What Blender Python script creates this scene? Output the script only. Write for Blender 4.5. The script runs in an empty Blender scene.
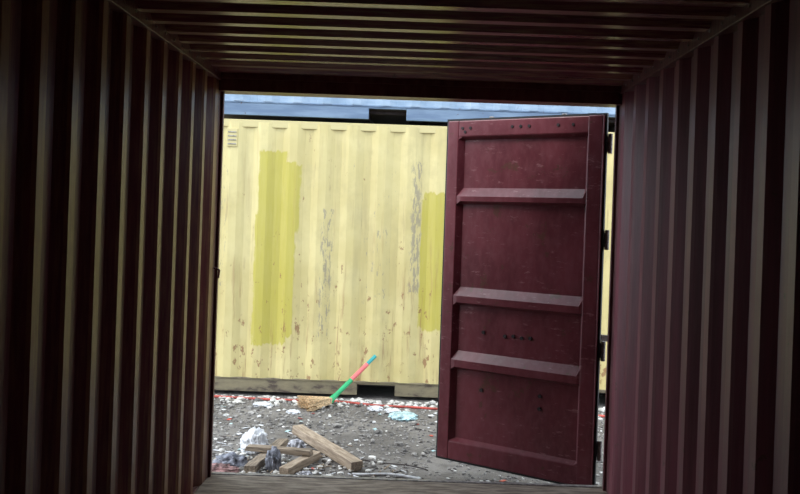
import bpy, math, random
from mathutils import Vector, Matrix, noise
random.seed(7)
scene=bpy.context.scene
COL=scene.collection
try:
    scene.view_settings.view_transform='Standard'
    scene.view_settings.look='None'
except Exception: pass

# ---------------- helpers ----------------
def mk(name,verts,faces,mat=None,parent=None,smooth=False,mats=None,fm=None):
    me=bpy.data.meshes.new(name); me.from_pydata([tuple(v) for v in verts],[],faces)
    me.validate(); me.update()
    o=bpy.data.objects.new(name,me); COL.objects.link(o)
    if mats:
        for m in mats: me.materials.append(m)
        if fm:
            for p,i in zip(me.polygons,fm): p.material_index=i
    elif mat: me.materials.append(mat)
    if smooth:
        for p in me.polygons: p.use_smooth=True
    if parent: o.parent=parent
    return o
def empty(name,loc=(0,0,0)):
    e=bpy.data.objects.new(name,None); COL.objects.link(e); e.location=loc; e.empty_display_size=.1; return e
class MB:
    def __init__(s): s.v=[]; s.f=[]; s.m=[]
    def box(s,x0,x1,y0,y1,z0,z1,mi=0,M=None):
        b=len(s.v)
        P=[(x0,y0,z0),(x1,y0,z0),(x1,y1,z0),(x0,y1,z0),(x0,y0,z1),(x1,y0,z1),(x1,y1,z1),(x0,y1,z1)]
        if M: P=[tuple(M@Vector(p)) for p in P]
        s.v+=P
        for q in [(0,3,2,1),(4,5,6,7),(0,1,5,4),(1,2,6,5),(2,3,7,6),(3,0,4,7)]:
            s.f.append(tuple(b+i for i in q)); s.m.append(mi)
    def cyl(s,p0,p1,r0,r1=None,n=10,mi=0,caps=True):
        if r1 is None: r1=r0
        p0=Vector(p0);p1=Vector(p1);d=(p1-p0).normalized()
        a=d.orthogonal().normalized(); c=d.cross(a); b=len(s.v)
        for p,r in ((p0,r0),(p1,r1)):
            for i in range(n):
                t=2*math.pi*i/n; s.v.append(tuple(p+a*math.cos(t)*r+c*math.sin(t)*r))
        for i in range(n):
            j=(i+1)%n; s.f.append((b+i,b+j,b+n+j,b+n+i)); s.m.append(mi)
        if caps:
            s.f.append(tuple(b+i for i in reversed(range(n)))); s.m.append(mi)
            s.f.append(tuple(b+n+i for i in range(n))); s.m.append(mi)
    def obj(s,name,mats,parent=None,bevel=0,smooth=False):
        o=mk(name,s.v,s.f,mats=mats,fm=s.m,parent=parent,smooth=smooth)
        if bevel:
            m=o.modifiers.new('bev','BEVEL'); m.width=bevel; m.segments=2; m.limit_method='ANGLE'
        return o

# ---------------- materials ----------------
class NT:
    def __init__(s,name):
        s.m=bpy.data.materials.new(name); s.m.use_nodes=True; s.t=s.m.node_tree
        s.b=s.t.nodes['Principled BSDF']; s.tc=s.t.nodes.new('ShaderNodeTexCoord')
    def n(s,k,**kw):
        x=s.t.nodes.new(k)
        for a,b in kw.items(): setattr(x,a,b)
        return x
    def l(s,a,b): s.t.links.new(a,b)
    def setin(s,sock,v):
        if hasattr(v,'links') or hasattr(v,'is_output'): s.l(v,sock)
        else: sock.default_value=v
    def math(s,op,a,b=0.0,c=0.0):
        x=s.n('ShaderNodeMath',operation=op); s.setin(x.inputs[0],a); s.setin(x.inputs[1],b); s.setin(x.inputs[2],c); return x.outputs[0]
    def noise(s,scale=5,detail=4,sc=(1,1,1),rough=.6,off=(0,0,0)):
        mp=s.n('ShaderNodeMapping'); mp.inputs['Scale'].default_value=sc; mp.inputs['Location'].default_value=off
        s.l(s.tc.outputs['Object'],mp.inputs[0])
        x=s.n('ShaderNodeTexNoise'); x.inputs['Scale'].default_value=scale; x.inputs['Detail'].default_value=detail; x.inputs['Roughness'].default_value=rough
        s.l(mp.outputs[0],x.inputs['Vector']); return x.outputs['Fac']
    def ramp(s,f,a,b):
        x=s.n('ShaderNodeMapRange'); x.interpolation_type='SMOOTHSTEP'; s.setin(x.inputs[0],f); x.inputs[1].default_value=a; x.inputs[2].default_value=b; return x.outputs[0]
    def mix(s,f,a,b):
        x=s.n('ShaderNodeMix',data_type='RGBA'); s.setin(x.inputs[0],f)
        for i,v in ((6,a),(7,b)):
            if isinstance(v,tuple): x.inputs[i].default_value=(*v[:3],1)
            else: s.l(v,x.inputs[i])
        return x.outputs[2]
    def xyz(s):
        x=s.n('ShaderNodeSeparateXYZ'); s.l(s.tc.outputs['Object'],x.inputs[0]); return x.outputs
    def fin(s,col,rough=.5,bump=None,bs=.2,bd=.01,metal=0,spec=None):
        s.setin(s.b.inputs['Base Color'],(*col,1) if isinstance(col,tuple) else col)
        s.setin(s.b.inputs['Roughness'],rough); s.b.inputs['Metallic'].default_value=metal
        if spec is not None: s.b.inputs['Specular IOR Level'].default_value=spec
        if bump is not None:
            x=s.n('ShaderNodeBump'); x.inputs['Strength'].default_value=bs; x.inputs['Distance'].default_value=bd
            s.l(bump,x.inputs['Height']); s.l(x.outputs[0],s.b.inputs['Normal'])
        return s.m
def simple(name,c,rough=.6,var=.25,scale=20,sc=(1,1,1),bs=.15,spec=None):
    t=NT(name); nz=t.noise(scale,4,sc)
    c2=tuple(x*(1-var*1.6) for x in c); c1=tuple(min(1,x*(1+var)) for x in c)
    return t.fin(t.mix(t.ramp(nz,.3,.7),c2,c1),rough,nz,bs,.005,spec=spec)
def maroon(name,base,dust_lit_c,dust_lit_amt,edge=None,rough=.42,streak=(1,3,.25),rust=.66,var=1.0,scuff=0):
    t=NT(name)
    n1=t.noise(3,5,streak); n2=t.noise(22,4,streak,off=(3,1,2)); n3=t.noise(9,6,(1,1,1),.7,off=(8,3,1)); n4=t.noise(2.2,5,(1,1,.8),.65,off=(1,7,3))
    c=t.mix(t.ramp(n1,.3,.7),tuple(x*(1-.35*var) for x in base),tuple(x*(1+.25*var) for x in base))
    d=t.math('MULTIPLY',t.ramp(n2,.35,.75),dust_lit_amt)
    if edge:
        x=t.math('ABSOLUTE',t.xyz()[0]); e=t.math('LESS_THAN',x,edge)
        d=t.math('MULTIPLY_ADD',e,t.math('MULTIPLY',t.ramp(n4,.28,.62),.68*dust_lit_amt),t.math('MULTIPLY',d,.4))  # proud ridges: scuff dust and lit-stripe tone painted into the colour
    c=t.mix(d,c,dust_lit_c)
    if scuff:
        sc=t.noise(30,6,(.35,1,1.4),.75,off=(2,9,5))
        c=t.mix(t.math('MULTIPLY',t.math('MULTIPLY',t.ramp(sc,.58,.66),t.ramp(n4,.4,.6)),scuff),c,(.42,.24,.24))
    c=t.mix(t.math('MULTIPLY',t.ramp(n3,rust,rust+.04),.7),c,(.10,.045,.025))
    r=t.math('MULTIPLY_ADD',n1,.25,rough-.12)
    return t.fin(c,r,n3,.12,.004)
M_left=maroon('maroon_paint_left',(.14,.020,.036),(.38,.225,.10),.88,1.178,.36)  # olive ridge tint: dust plus yellow bounce light painted in
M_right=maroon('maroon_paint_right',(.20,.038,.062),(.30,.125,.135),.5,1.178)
M_ceil=maroon('maroon_paint_ceiling',(.19,.035,.06),(.44,.33,.16),.6,None,.28,(.25,3,1))
M_frame=maroon('maroon_paint_frame',(.13,.032,.045),(.28,.2,.15),.4)
M_door=maroon('maroon_paint_door',(.155,.027,.038),(.28,.11,.12),.26,None,.33,(1,1,.5),.61,.8,.6)
M_gasket=simple('black_rubber',(.02,.02,.022),.6)
M_steel=simple('worn_steel',(.30,.28,.27),.5,.3,40)
M_dark=simple('dark_steel',(.03,.02,.022),.7)

def yellow():
    t=NT('yellow_container_paint'); X,Y,Z=t.xyz()
    big=t.noise(1.6,4); fine=t.noise(30,5,(1,1,.35)); ed=t.noise(16,3,(1,1,1)); brush=t.noise(40,3,(1,1,.12),off=(3,3,1))
    blot=t.noise(4,6,(1,1,.8),.65,off=(9,2,4))
    c=t.mix(t.ramp(big,.3,.7),(.56,.47,.205),(.67,.58,.285))
    c=t.mix(t.math('MULTIPLY',t.ramp(blot,.50,.68),.30),c,(.42,.35,.17))
    st=t.noise(7,4,(1,1,.14),off=(2,0,0)); st2=t.noise(24,5,(1,1,.06),off=(7,0,0))
    c=t.mix(t.math('MULTIPLY',t.ramp(st,.50,.76),.38),c,(.38,.31,.15))
    c=t.mix(t.math('MULTIPLY',t.math('MULTIPLY',t.ramp(st2,.60,.72),t.ramp(blot,.42,.56)),.5),c,(.30,.20,.10))
    wob=t.math('MULTIPLY_ADD',t.math('SUBTRACT',ed,.5),.03,t.math('MULTIPLY',t.math('SUBTRACT',brush,.5),.05))
    wob2=t.math('MULTIPLY',t.math('SUBTRACT',ed,.5),.08)
    def box(x0,x1,z0,z1,w=wob,soft=.02):
        xx=t.math('ADD',X,w); zz=t.math('ADD',Z,t.math('MULTIPLY',w,2.2))
        a=t.ramp(xx,x0,x0+soft); b=t.math('SUBTRACT',1.0,t.ramp(xx,x1,x1+soft))
        d=t.ramp(zz,z0,z0+soft); e=t.math('SUBTRACT',1.0,t.ramp(zz,z1,z1+soft))
        return t.math('MULTIPLY',t.math('MULTIPLY',a,b),t.math('MULTIPLY',d,e))
    p=None
    for r in [(-1.50,-1.15,.60,2.20),(-1.50,-1.24,.47,2.29),(-1.40,-1.11,1.55,2.16),(-1.52,-1.20,.47,1.70),(-1.33,-1.14,.56,2.10),
              (.06,.50,.72,1.95),(.04,.30,.68,1.88),(.08,.45,.65,1.5)]:
        q=box(*r); p=q if p is None else t.math('MAXIMUM',p,q)
    c=t.mix(t.math('MULTIPLY',p,t.math('MULTIPLY_ADD',brush,.35,.60)),c,(.46,.40,.045))
    def peel(x0,x1,z0,z1,th):
        n=t.noise(26,5,(1.6,1,.35),.7,off=(x0,0,z0))
        return t.math('MULTIPLY',box(x0,x1,z0,z1,wob2,.03),t.ramp(n,th,th+.04))
    q=t.math('MAXIMUM',peel(-.06,.03,1.0,2.22,.48),peel(-.90,-.80,.55,1.75,.52))
    q=t.math('MAXIMUM',q,peel(-1.95,-1.80,1.0,2.3,.58))
    q=t.math('MAXIMUM',q,peel(-.62,-.2,1.7,2.2,.63))
    q=t.math('MAXIMUM',q,peel(-.50,-.25,.9,1.6,.60))
    c=t.mix(t.math('MULTIPLY',q,.75),c,(.29,.25,.19))
    rn=t.noise(13,6,(1,1,.55),.72,off=(5,1,9))
    lo=t.math('SUBTRACT',1.0,t.ramp(Z,.1,2.1))
    thr=t.math('MULTIPLY_ADD',lo,.075,rn)
    c=t.mix(t.math('MULTIPLY',t.ramp(thr,.66,.695),.78),c,(.25,.11,.05))
    rr=t.noise(20,5,(1,1,.06),.7,off=(1,4,2))
    c=t.mix(t.math('MULTIPLY',t.math('MULTIPLY',t.ramp(rr,.57,.67),t.math('MULTIPLY_ADD',lo,.8,.2)),.65),c,(.31,.16,.07))
    return t.fin(c,.5,fine,.1,.003)
M_yel=yellow()
def rail_mat():
    t=NT('rusty_yellow_rail'); n=t.noise(10,6,(.5,1,1.2),.7); Z=t.xyz()[2]
    up=t.ramp(Z,.3,2.0)
    f=t.math('SUBTRACT',n,t.math('MULTIPLY',up,.14))
    low=t.mix(t.ramp(n,.3,.7),(.24,.205,.125),(.15,.125,.085))
    c=t.mix(up,low,(.58,.50,.25))
    return t.fin(t.mix(t.ramp(f,.52,.66),c,(.07,.05,.04)),.65,n,.3,.004)
M_yrail=rail_mat()
def blue_mat(name,a,b):
    t=NT(name); n=t.noise(7,5,(.3,1,2)); n2=t.noise(18,5,(1,1,1),.7)
    c=t.mix(t.ramp(n,.35,.7),a,b); c=t.mix(t.ramp(n2,.66,.7),c,(.10,.06,.04))
    return t.fin(c,.5,n2,.1,.003)
M_blue=blue_mat('blue_container_paint',(.24,.34,.46),(.36,.46,.58))
M_brail=blue_mat('blue_rail_paint',(.11,.17,.27),(.18,.26,.37))
def ground_mat():
    t=NT('gravelly_ground'); n=t.noise(1.3,6,rough=.65); f=t.noise(45,6,rough=.75); g=t.noise(5,6,rough=.7,off=(4,4,0))
    c=t.mix(t.ramp(n,.35,.65),(.115,.104,.097),(.215,.198,.185))
    c=t.mix(t.math('MULTIPLY',t.ramp(f,.5,.7),.45),c,(.33,.31,.29))
    c=t.mix(t.math('MULTIPLY',t.ramp(g,.50,.64),.6),c,(.08,.072,.068))
    return t.fin(c,.75,f,.7,.02)
M_ground=ground_mat()
def wood(name,a,b,axis=(1,1,1)):
    t=NT(name); n=t.noise(12,6,axis,.65); g=t.noise(3,3)
    c=t.mix(t.ramp(n,.35,.68),a,b); c=t.mix(t.math('MULTIPLY',t.ramp(g,.5,.7),.4),c,(.2,.15,.11))
    return t.fin(c,.8,n,.35,.004)
M_floor=wood('plywood_floor',(.15,.115,.09),(.38,.32,.26),(.6,3,1))
M_wood=wood('weathered_timber',(.23,.17,.12),(.46,.37,.28),(.6,6,6))
M_wood2=wood('grey_timber',(.13,.10,.075),(.34,.27,.20),(.6,6,6))
def stone_mat(name,a,b,sc=18):
    t=NT(name); n=t.noise(sc,2,rough=.5); return t.fin(t.mix(t.ramp(n,.3,.7),a,b),.9)
M_stone=stone_mat('grey_stone',(.09,.084,.08),(.36,.34,.32))
M_rub=stone_mat('pale_rubble_stone',(.35,.33,.30),(.78,.77,.74))
M_white=simple('white_plastic',(.68,.69,.72),.5,.2,15)
M_cloth=simple('grey_cloth',(.20,.21,.25),.9,.5,25)
M_lcloth=simple('pale_cloth',(.46,.46,.50),.9,.5,22)
M_pink=simple('pink_cloth',(.29,.17,.165),.9,.5,25)
M_cyan=simple('cyan_plastic',(.45,.64,.68),.4,.3,20)
M_red=simple('red_hose_rubber',(.50,.08,.06),.5,.3,12)
M_green=simple('green_plastic',(.02,.42,.16),.35,.1)
M_teal=simple('teal_plastic',(.03,.35,.36),.35,.1)
M_pinkp=simple('pink_plastic',(.75,.16,.16),.35,.1)
M_straw=simple('straw',(.74,.55,.34),.8,.3,60)

# ---------------- corrugated sheets ----------------
def profile(a0,a1,fi,sl,fo):
    out=[(a0,0)]; p=a0
    seq=[(fi,0),(sl,1),(fo,1),(sl,0)]; i=0
    while p<a1-1e-6:
        d,t=seq[i%4]; p2=min(a1,p+d)
        if p2-p<d-1e-9: t=out[-1][1]
        out.append((p2,t)); p=p2; i+=1
    return out
def corr(name,fn,a0,a1,b0,b1,mat,fi=.07,sl=.068,fo=.072,parent=None,th=.003,off=0):
    pr=profile(a0,a1,fi,sl,fo); v=[];f=[]
    for p,t in pr: v.append(fn(p,t,b0)); v.append(fn(p,t,b1))
    for i in range(len(pr)-1): f.append((2*i,2*i+1,2*i+3,2*i+2))
    o=mk(name,v,f,mat,parent)
    s=o.modifiers.new('sol','SOLIDIFY'); s.thickness=th; s.offset=off
    return o
ZF=.15; ZR=2.54; YE=5.06; YB=-.9
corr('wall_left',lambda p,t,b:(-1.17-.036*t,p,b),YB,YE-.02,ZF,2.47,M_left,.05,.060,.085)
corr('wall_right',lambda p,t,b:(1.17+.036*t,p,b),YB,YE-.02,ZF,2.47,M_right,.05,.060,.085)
corr('ceiling',lambda p,t,b:(b,p,ZR-.026*(1-t)),YB,YE-.02,-1.165,1.165,M_ceil,.055,.035,.085)
corr('wall_back',lambda p,t,b:(p,YB-.04-.03*t,b),-1.2,1.2,ZF,2.55,M_frame)
b=MB(); b.box(-1.17,1.17,YB,5.16,.12,ZF); b.obj('floor',[M_floor])
for sgn,nm in ((-1,'trim_1'),(1,'trim_2')):
    b=MB(); xa,xb=sorted((sgn*1.155,sgn*1.225)); b.box(xa,xb,YB,YE-.02,2.47,2.56)
    y=.3
    while y<5: b.cyl((sgn*1.150,y,2.50),(sgn*1.158,y,2.50),.007,n=8,mi=1); y+=.139
    b.obj(nm,[M_frame,M_steel],bevel=.006)
b=MB()
for sgn in (-1,1):
    xa,xb=sorted((sgn*1.175,sgn*1.225)); b.box(xa,xb,YB,YE,.0,ZF-.002)
b.box(-1.17,1.17,5.0,5.16,0.0,.118)
b.obj('trim_3',[M_frame],bevel=.005)
b=MB()
for sgn in (-1,1):
    xa,xb=sorted((sgn*1.168,sgn*1.225)); b.box(xa,xb,YE-.02,5.20,0,2.60)
    xa,xb=sorted((sgn*1.152,sgn*1.168)); b.box(xa,xb,5.10,5.125,ZF,2.41)
b.box(-1.168,1.168,YE-.02,5.18,2.41,2.60)
b.box(-1.168,1.168,YE-.04,YE-.02,2.48,2.56)
b.cyl((-1.168,5.07,1.38),(-1.135,5.07,1.37),.006); b.cyl((-1.135,5.07,1.37),(-1.14,5.07,1.32),.006)
b.obj('door_frame',[M_frame],bevel=.004)
b=MB(); b.box(-1.168,1.168,5.161,5.20,.02,.155,0); b.obj('door_sill',[M_steel],bevel=.004)

# ---------------- door leaf ----------------
DW=1.105; Z0=.120; Z1=2.37
def door(name,loc,rot):
    e=empty(name,loc); e.rotation_euler=(0,0,rot)
    b=MB()
    b.box(-DW,-DW+.085,0,.05,Z0,Z1); b.box(-.095,0,-.018,.05,Z0,Z1)
    b.box(-DW+.085,-.095,0,.05,Z1-.105,Z1); b.box(-DW+.085,-.095,0,.05,Z0,Z0+.12)
    b.obj('frame_tubes',[M_door],e,bevel=.006)
    R=[(1.82,1.915),(1.148,1.255),(.72,.83)]
    D=.042; tr=.028
    pts=[(Z0+.12,.004),(Z0+.12+.02,D)]
    for lo,hi in sorted(R): pts+=[(lo-.004,D),(lo+tr*.6,.0),(hi-tr*1.7,.0),(hi+.010,D)]
    pts+=[(Z1-.125,D),(Z1-.105,.004)]
    xa,xb=-DW+.083,-.093
    v=[];f=[]
    xs=[(xa,None),(xa+.03,1),(xb-.03,1),(xb,None)]
    for z,d in pts:
        for x,k in xs: v.append((x,.004 if k is None else d,z))
    for i in range(len(pts)-1):
        for j in range(3): a=i*4+j; f.append((a,a+1,a+5,a+4))
    o=mk('pressed_panel',v,f,M_door,e); s=o.modifiers.new('s','SOLIDIFY'); s.thickness=.003; s.offset=0
    b=MB(); g=.014
    b.box(-DW-g,-DW,.012,.03,Z0,Z1); b.box(0,g,.012,.03,Z0,Z1); b.box(-DW-g,g,.012,.03,Z1,Z1+g); b.box(-DW-g,g,.012,.03,Z0-g,Z0)
    b.obj('gasket',[M_gasket],e)
    b=MB()
    for x,z in [(-.99,2.32),(-.93,2.32),(-.97,2.295),(-.62,2.32),(-.56,2.32),(-.50,2.32),(-.20,2.32),(-.30,2.32)]:
        b.cyl((x,-.006,z),(x,.004,z),.010,n=8)
    for x,z in [(-.38,.62),(-.38,.54),(-.80,.60),(-.64,.97),(-.58,.975),(-.52,.97),(-.46,.975),(-.8,.98),(-.30,1.9)]:
        b.cyl((x,.030,z),(x,.046,z),.012,n=8)
    b.obj('bolts',[M_dark],e)
    b=MB()
    for x in (-.30,-.82):
        b.cyl((x,.085,Z0-.03),(x,.085,Z1+.03),.017,n=12)
        for z in (.3,.8,1.3,1.8,2.25): b.box(x-.04,x+.04,.05,.075,z-.03,z+.03); b.box(x-.025,x+.025,.07,.108,z-.012,z+.012)
        b.box(x-.01,x+.35,.10,.112,1.0,1.04)
    b.obj('lock_rods',[M_steel],e,bevel=.003)
    b=MB()
    for z in (.35,.95,1.62,2.2):
        b.cyl((.028,.035,z-.06),(.028,.035,z+.06),.014,n=12); b.box(-.08,.03,.046,.056,z-.045,z+.045)
    b.obj('hinges',[M_steel],e,bevel=.002)
    return e
door('door_1',(1.110,5.225,0),-math.radians(34))
door('door_2',(-1.30,5.19,0),math.radians(90))
# ---------------- other containers ----------------
def container(name,cx,yf,zb,mat,railmat,h=2.59):
    e=empty(name); L=6.06; x0=cx-L/2; x1=cx+L/2; W=2.44
    corr('side_front',lambda p,t,b:(p,yf+.036-.036*t,b),x0+.15,x1-.15,zb+.165,zb+h-.022,mat,parent=e)
    corr('side_rear',lambda p,t,b:(p,yf+W-.04+.036*t,b),x0+.15,x1-.15,zb+.165,zb+h-.05,mat,parent=e)
    for xx,s,nm in ((x0+.05,-1,'end_a'),(x1-.05,1,'end_b')):
        corr(nm,lambda p,t,b,xx=xx,s=s:(xx+s*.03*t,p,b),yf+.12,yf+W-.12,zb+.12,zb+h-.05,mat,parent=e)
    b=MB(); b.box(x0+.05,x1-.05,yf+.05,yf+W-.05,zb+h-.04,zb+h-.02,0)
    b.box(x0+.1,x1-.1,yf+.05,yf+W-.05,zb+.13,zb+.16,1)
    b.obj('roof_and_floor',[mat,M_dark],e)
    b=MB()
    for yy in (yf+.012,yf+W-.07):
        b.box(x0+.1,x1-.1,yy,yy+.06,zb+h-.07,zb+h-.0)
        b.box(x0+.1,x1-.1,yy-.006,yy+.05,zb+.150,zb+.166)
        ps=[cx-1.20,cx-.845,cx+.845,cx+1.20]; segs=[(x0+.1,ps[0]),(ps[1],ps[2]),(ps[3],x1-.1)]
        for a,c in segs: b.box(a,c,yy,yy+.05,zb+.035,zb+.150)
        for a,c in ((ps[0],ps[1]),(ps[2],ps[3])): b.box(a,c,yy,yy+.05,zb+.135,zb+.150)
    for xx in (x0,x1-.15):
        for yy in (yf,yf+W-.15): b.box(xx,xx+.15,yy,yy+.15,zb+.11,zb+h-.11)
    b.obj('rails_and_posts',[railmat],e,bevel=.004)
    b=MB()
    for xx in (x0-.005,x1-.165):
        for yy in (yf-.008,yf+W-.155):
            for zz in (zb,zb+h-.115): b.box(xx,xx+.17,yy,yy+.163,zz,zz+.118)
    b.obj('corner_castings',[railmat],e,bevel=.008)
    b=MB()
    for c in (cx-1.02,cx+1.02):
        b.box(c-.177,c+.177,yf+.15,yf+W-.15,zb+.10,zb+.128)
        for s in (-1,1): b.box(c+s*.185-.005,c+s*.185+.005,yf+.05,yf+W-.05,zb+.04,zb+.13)
    b.obj('forklift_pockets',[M_dark],e)
    return e
YF=8.17
yc=container('shipping_container',.70,YF,0,M_yel,M_yrail)
b=MB(); b.box(-1.80,-1.70,YF-.012,YF+.01,2.33,2.50,0)
for i in range(4): b.box(-1.79,-1.71,YF-.018,YF-.010,2.35+i*.037,2.36+i*.037,1)
b.obj('vent_plate',[M_yrail,M_steel],yc,bevel=.003)
container('shipping_container.001',.72,YF+.02,2.60,M_blue,M_brail)

# ---------------- ground ----------------
gr=mk('ground',[(-40,-30,0),(40,-30,0),(40,60,0),(-40,60,0)],[(0,1,2,3)],M_ground)
def ico():
    import bmesh
    bm=bmesh.new(); bmesh.ops.create_icosphere(bm,subdivisions=1,radius=1)
    v=[p.co.copy() for p in bm.verts]; f=[tuple(q.index for q in p.verts) for p in bm.faces]; bm.free(); return v,f
IV,IF=ico()
def scatter(name,n,fn,mat,flat=.6):
    V=[];F=[]
    for k in range(n):
        x,y,r=fn(); b=len(V); a=random.random()*6.28; sx=random.uniform(.7,1.4); sz=random.uniform(.4,.8)*flat/.6
        ca,sa=math.cos(a),math.sin(a)
        for p in IV:
            q=1+random.uniform(-.25,.25); px=p.x*r*q*sx; py=p.y*r*q
            V.append((x+px*ca-py*sa,y+px*sa+py*ca,max(-.001,r*sz*.55+p.z*r*q*sz)))
        F+= [tuple(b+i for i in t) for t in IF]
    return mk(name,V,F,mat,parent=gr)
def g1():
    y=5.3+2.75*random.random()**.8; return random.uniform(-2.6,3.0),y,random.uniform(.004,.016)*(2.0 if random.random()<.08 else 1)
def g2():
    if random.random()<.65: return random.uniform(-2.3,2.5),8.10-abs(random.gauss(0,.17)),random.uniform(.007,.032)
    return random.uniform(-2.3,2.5),random.uniform(5.5,8),random.uniform(.004,.013)
def g3():
    return random.gauss(-.95,.33),5.62+abs(random.gauss(0,.42)),random.uniform(.006,.026)
scatter('loose_gravel',5600,g1,M_stone)
scatter('pale_rubble',1000,g2,M_rub)
scatter('broken_rubble',260,g3,M_rub)

# ---------------- timber ----------------
def beam(name,p0,p1,w,h,mat,roll=0):
    p0=Vector(p0);p1=Vector(p1);d=p1-p0;L=d.length
    q=d.to_track_quat('X','Z')
    v=[];f=[];N=10
    for i in range(N+1):
        x=-L/2+L*i/N
        for (yy,zz) in ((-w/2,-h/2),(w/2,-h/2),(w/2,h/2),(-w/2,h/2)):
            j=.0025; v.append((x+(random.uniform(-.01,.01) if i in(0,N) else 0),yy+random.uniform(-j,j),zz+random.uniform(-j,j)))
    for i in range(N):
        for k in range(4): a=i*4+k; c=i*4+(k+1)%4; f.append((a,c,c+4,a+4))
    f.append((3,2,1,0)); f.append(tuple(N*4+k for k in range(4)))
    o=mk(name,v,f,mat); o.rotation_mode='QUATERNION'; o.rotation_quaternion=q@Matrix.Rotation(roll,4,'X').to_quaternion(); o.location=(p0+p1)/2
    m=o.modifiers.new('b','BEVEL'); m.width=.004; m.segments=2
    return o
beam('timber_plank',(-.865,6.76,.045),(-.335,5.83,.036),.090,.065,M_wood)
beam('timber_plank',(-1.03,5.68,.03),(-.92,6.42,.03),.075,.055,M_wood2)
beam('timber_plank',(-.80,5.66,.032),(-.64,6.10,.032),.07,.055,M_wood)
beam('timber_plank',(-1.12,6.05,.079),(-.66,5.96,.083),.07,.035,M_wood2)

# ---------------- crumpled things ----------------
def crumple(name,loc,sx,sy,sz,mat,seed=0,amp=.35):
    import bmesh
    bm=bmesh.new(); bmesh.ops.create_icosphere(bm,subdivisions=5,radius=1)
    V=[];zmin=9
    for p in bm.verts:
        c=p.co.normalized(); s=Vector((seed*3.1,seed*1.7,seed))
        r=1+amp*(1-2*abs(noise.noise(c*1.8+s)))+amp*.6*(.5-abs(noise.noise(c*4+s)))+amp*.25*noise.noise(c*9+s)
        q=Vector((c.x*sx*r,c.y*sy*r,c.z*sz*r))
        if q.z<-sz*.4: q.z=-sz*.4+ (q.z+sz*.4)*.05
        V.append(q); zmin=min(zmin,q.z)
    f=[tuple(x.index for x in p.verts) for p in bm.faces]; bm.free()
    V=[(v.x,v.y,v.z-zmin) for v in V]
    o=mk(name,V,f,mat,smooth=True); o.location=loc; return o
crumple('plastic_bag',(-1.10,6.24,0),.075,.080,.095,M_white,1)
crumple('cloth_rag',(-.80,6.24,0),.05,.045,.055,M_lcloth,2,.4)
crumple('cloth_rag',(-1.24,5.70,0),.10,.05,.032,M_pink,3,.4)
crumple('cloth_rag',(-.90,5.83,.0),.040,.055,.085,M_cloth,4,.35)
crumple('cloth_rag',(-1.19,5.86,0),.085,.055,.05,M_cloth,6,.4)
crumple('cloth_rag',(-.66,5.68,0),.035,.03,.02,M_lcloth,12,.4)
crumple('plastic_scrap',(-.05,7.47,0),.085,.10,.02,M_cyan,5,.5)
crumple('plastic_scrap',(-.15,7.65,0),.05,.05,.02,M_white,7,.5)
crumple('plastic_scrap',(-.30,7.72,0),.05,.04,.02,M_white,8,.5)
crumple('plastic_scrap',(-1.30,7.72,0),.06,.05,.02,M_white,9,.5)
crumple('plastic_scrap',(-1.0,7.5,0),.04,.04,.015,M_white,10,.5)

def tube(name,pts,r,mat):
    cu=bpy.data.curves.new(name,'CURVE'); cu.dimensions='3D'; sp=cu.splines.new('NURBS'); sp.points.add(len(pts)-1)
    for p,q in zip(sp.points,pts): p.co=(*q,1)
    sp.order_u=4; sp.use_endpoint_u=True; cu.bevel_depth=r; cu.bevel_resolution=3; cu.resolution_u=8; cu.use_fill_caps=True
    cu.materials.append(mat); o=bpy.data.objects.new(name,cu); COL.objects.link(o); return o
tube('red_hose',[(-2.6,8.10,.011),(-1.9,8.05,.011),(-1.4,7.95,.011),(-1.0,7.98,.011),(-.6,8.0,.011),(-.3,7.84,.011),(.0,7.87,.011),(.3,7.78,.011),(1.0,7.80,.011),(2.0,7.74,.011)],.011,M_red)
tube('plastic_pipe',[(-.36,5.73,.011),(-.28,5.72,.011),(-.15,5.79,.011),(.0,5.73,.011),(.09,5.68,.011)],.010,M_white)
tube('wire',[(-.30,6.1,.006),(-.1,5.98,.006),(.0,6.02,.02),(.14,5.9,.006)],.004,M_dark)
b=MB()
for i in range(100):
    x=random.gauss(-.85,.4); y=5.70+abs(random.gauss(0,.45)); a=random.random()*3.14; L=random.uniform(.02,.09); r=random.uniform(.002,.006)
    b.cyl((x-L*math.cos(a),y-L*math.sin(a),r),(x+L*math.cos(a),y+L*math.sin(a),r*random.uniform(1,2)),r,r*.6,5,i%2)
b.obj('wood_splinters',[M_wood,M_white],gr)
b=MB()
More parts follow.
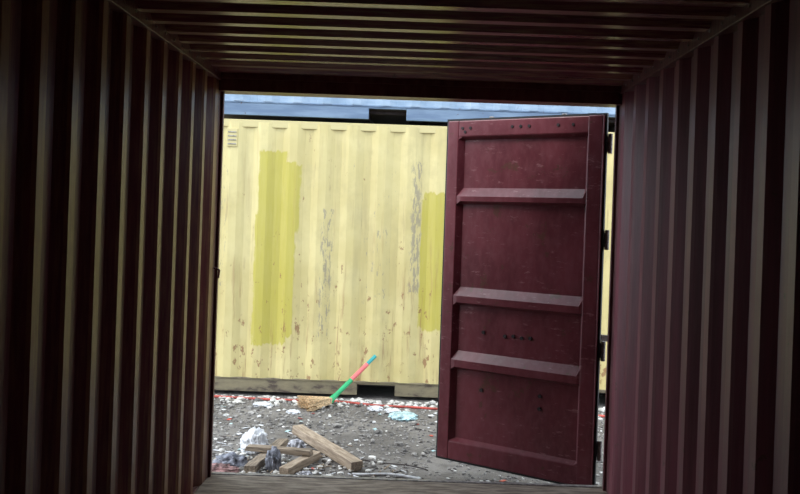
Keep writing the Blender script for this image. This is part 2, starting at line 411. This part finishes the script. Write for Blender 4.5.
for i in range(130):
    x=random.uniform(-1.8,1.2); y=random.uniform(5.6,8.0); L=random.uniform(.008,.03)
    M=Matrix.Translation((x,y,.006))@Matrix.Rotation(random.random()*3.14,4,'Z')@Matrix.Rotation(random.uniform(-.25,.25),4,'X')
    b.box(-L,L,-L*.6,L*.6,0,.002,random.choice([0,0,0,1,2,3,3]),M)
b.obj('litter_fragments',[M_white,M_cyan,M_red,M_dark],gr)

# ---------------- broom ----------------
e=empty('broom')
A=Vector((-.69,7.86,.07)); B=Vector((-.335,8.140,.415))
b=MB(); P=lambda t:A.lerp(B,t)
b.cyl(P(0),P(.42),.021,.021,12,0); b.cyl(P(.42),P(.80),.0205,.0205,12,1); b.cyl(P(.80),P(1),.018,.017,12,2)
b.cyl(P(-.10),P(.06),.034,.023,12,0)
b.obj('handle',[M_green,M_pinkp,M_teal],e)
b=MB(); D=Vector((-.92,7.64,.02)); side=Vector((.6,-.8,0)).normalized()
for i in range(560):
    s=random.uniform(-1,1); h=random.uniform(0,1)
    p0=P(-.07)+side*s*.028+Vector((0,0,h*.045-.018))
    L=random.uniform(.8,1.08)
    p1=A+(D-A)*L+side*s*.13; p1.z=.006+h*.10
    b.cyl(p0,p1,.0048,.0024,4,0)
b.obj('bristles',[M_straw],e)

# ---------------- world ----------------
w=bpy.data.worlds.new('World'); scene.world=w; w.use_nodes=True
bg=w.node_tree.nodes['Background']; bg.inputs['Color'].default_value=(.82,.91,1.0,1); bg.inputs['Strength'].default_value=2.7
sun=bpy.data.lights.new('sun','SUN'); sun.energy=1.5; sun.angle=math.radians(22); sun.color=(1,.97,.93)
so=bpy.data.objects.new('sun',sun); COL.objects.link(so)
so.rotation_euler=Vector((1.0,.42,-.95)).to_track_quat('-Z','Y').to_euler(); so.location=(0,0,12)

# ---------------- camera (level, architectural lens shift) ----------------
F=870.0
yc_=Vector((0,0,-1)); up=Vector((.035,1,0)).normalized(); zc=up; xc=yc_.cross(zc)
R=Matrix((xc,yc_,zc))
cam=bpy.data.cameras.new('camera'); cam.sensor_width=36; cam.lens=F/800*36; cam.clip_start=.02
cam.shift_x=-16/800; cam.shift_y=-27/800
co=bpy.data.objects.new('camera',cam); COL.objects.link(co)
co.matrix_world=Matrix.Translation((0,0,1.70))@R.to_4x4()
scene.camera=co
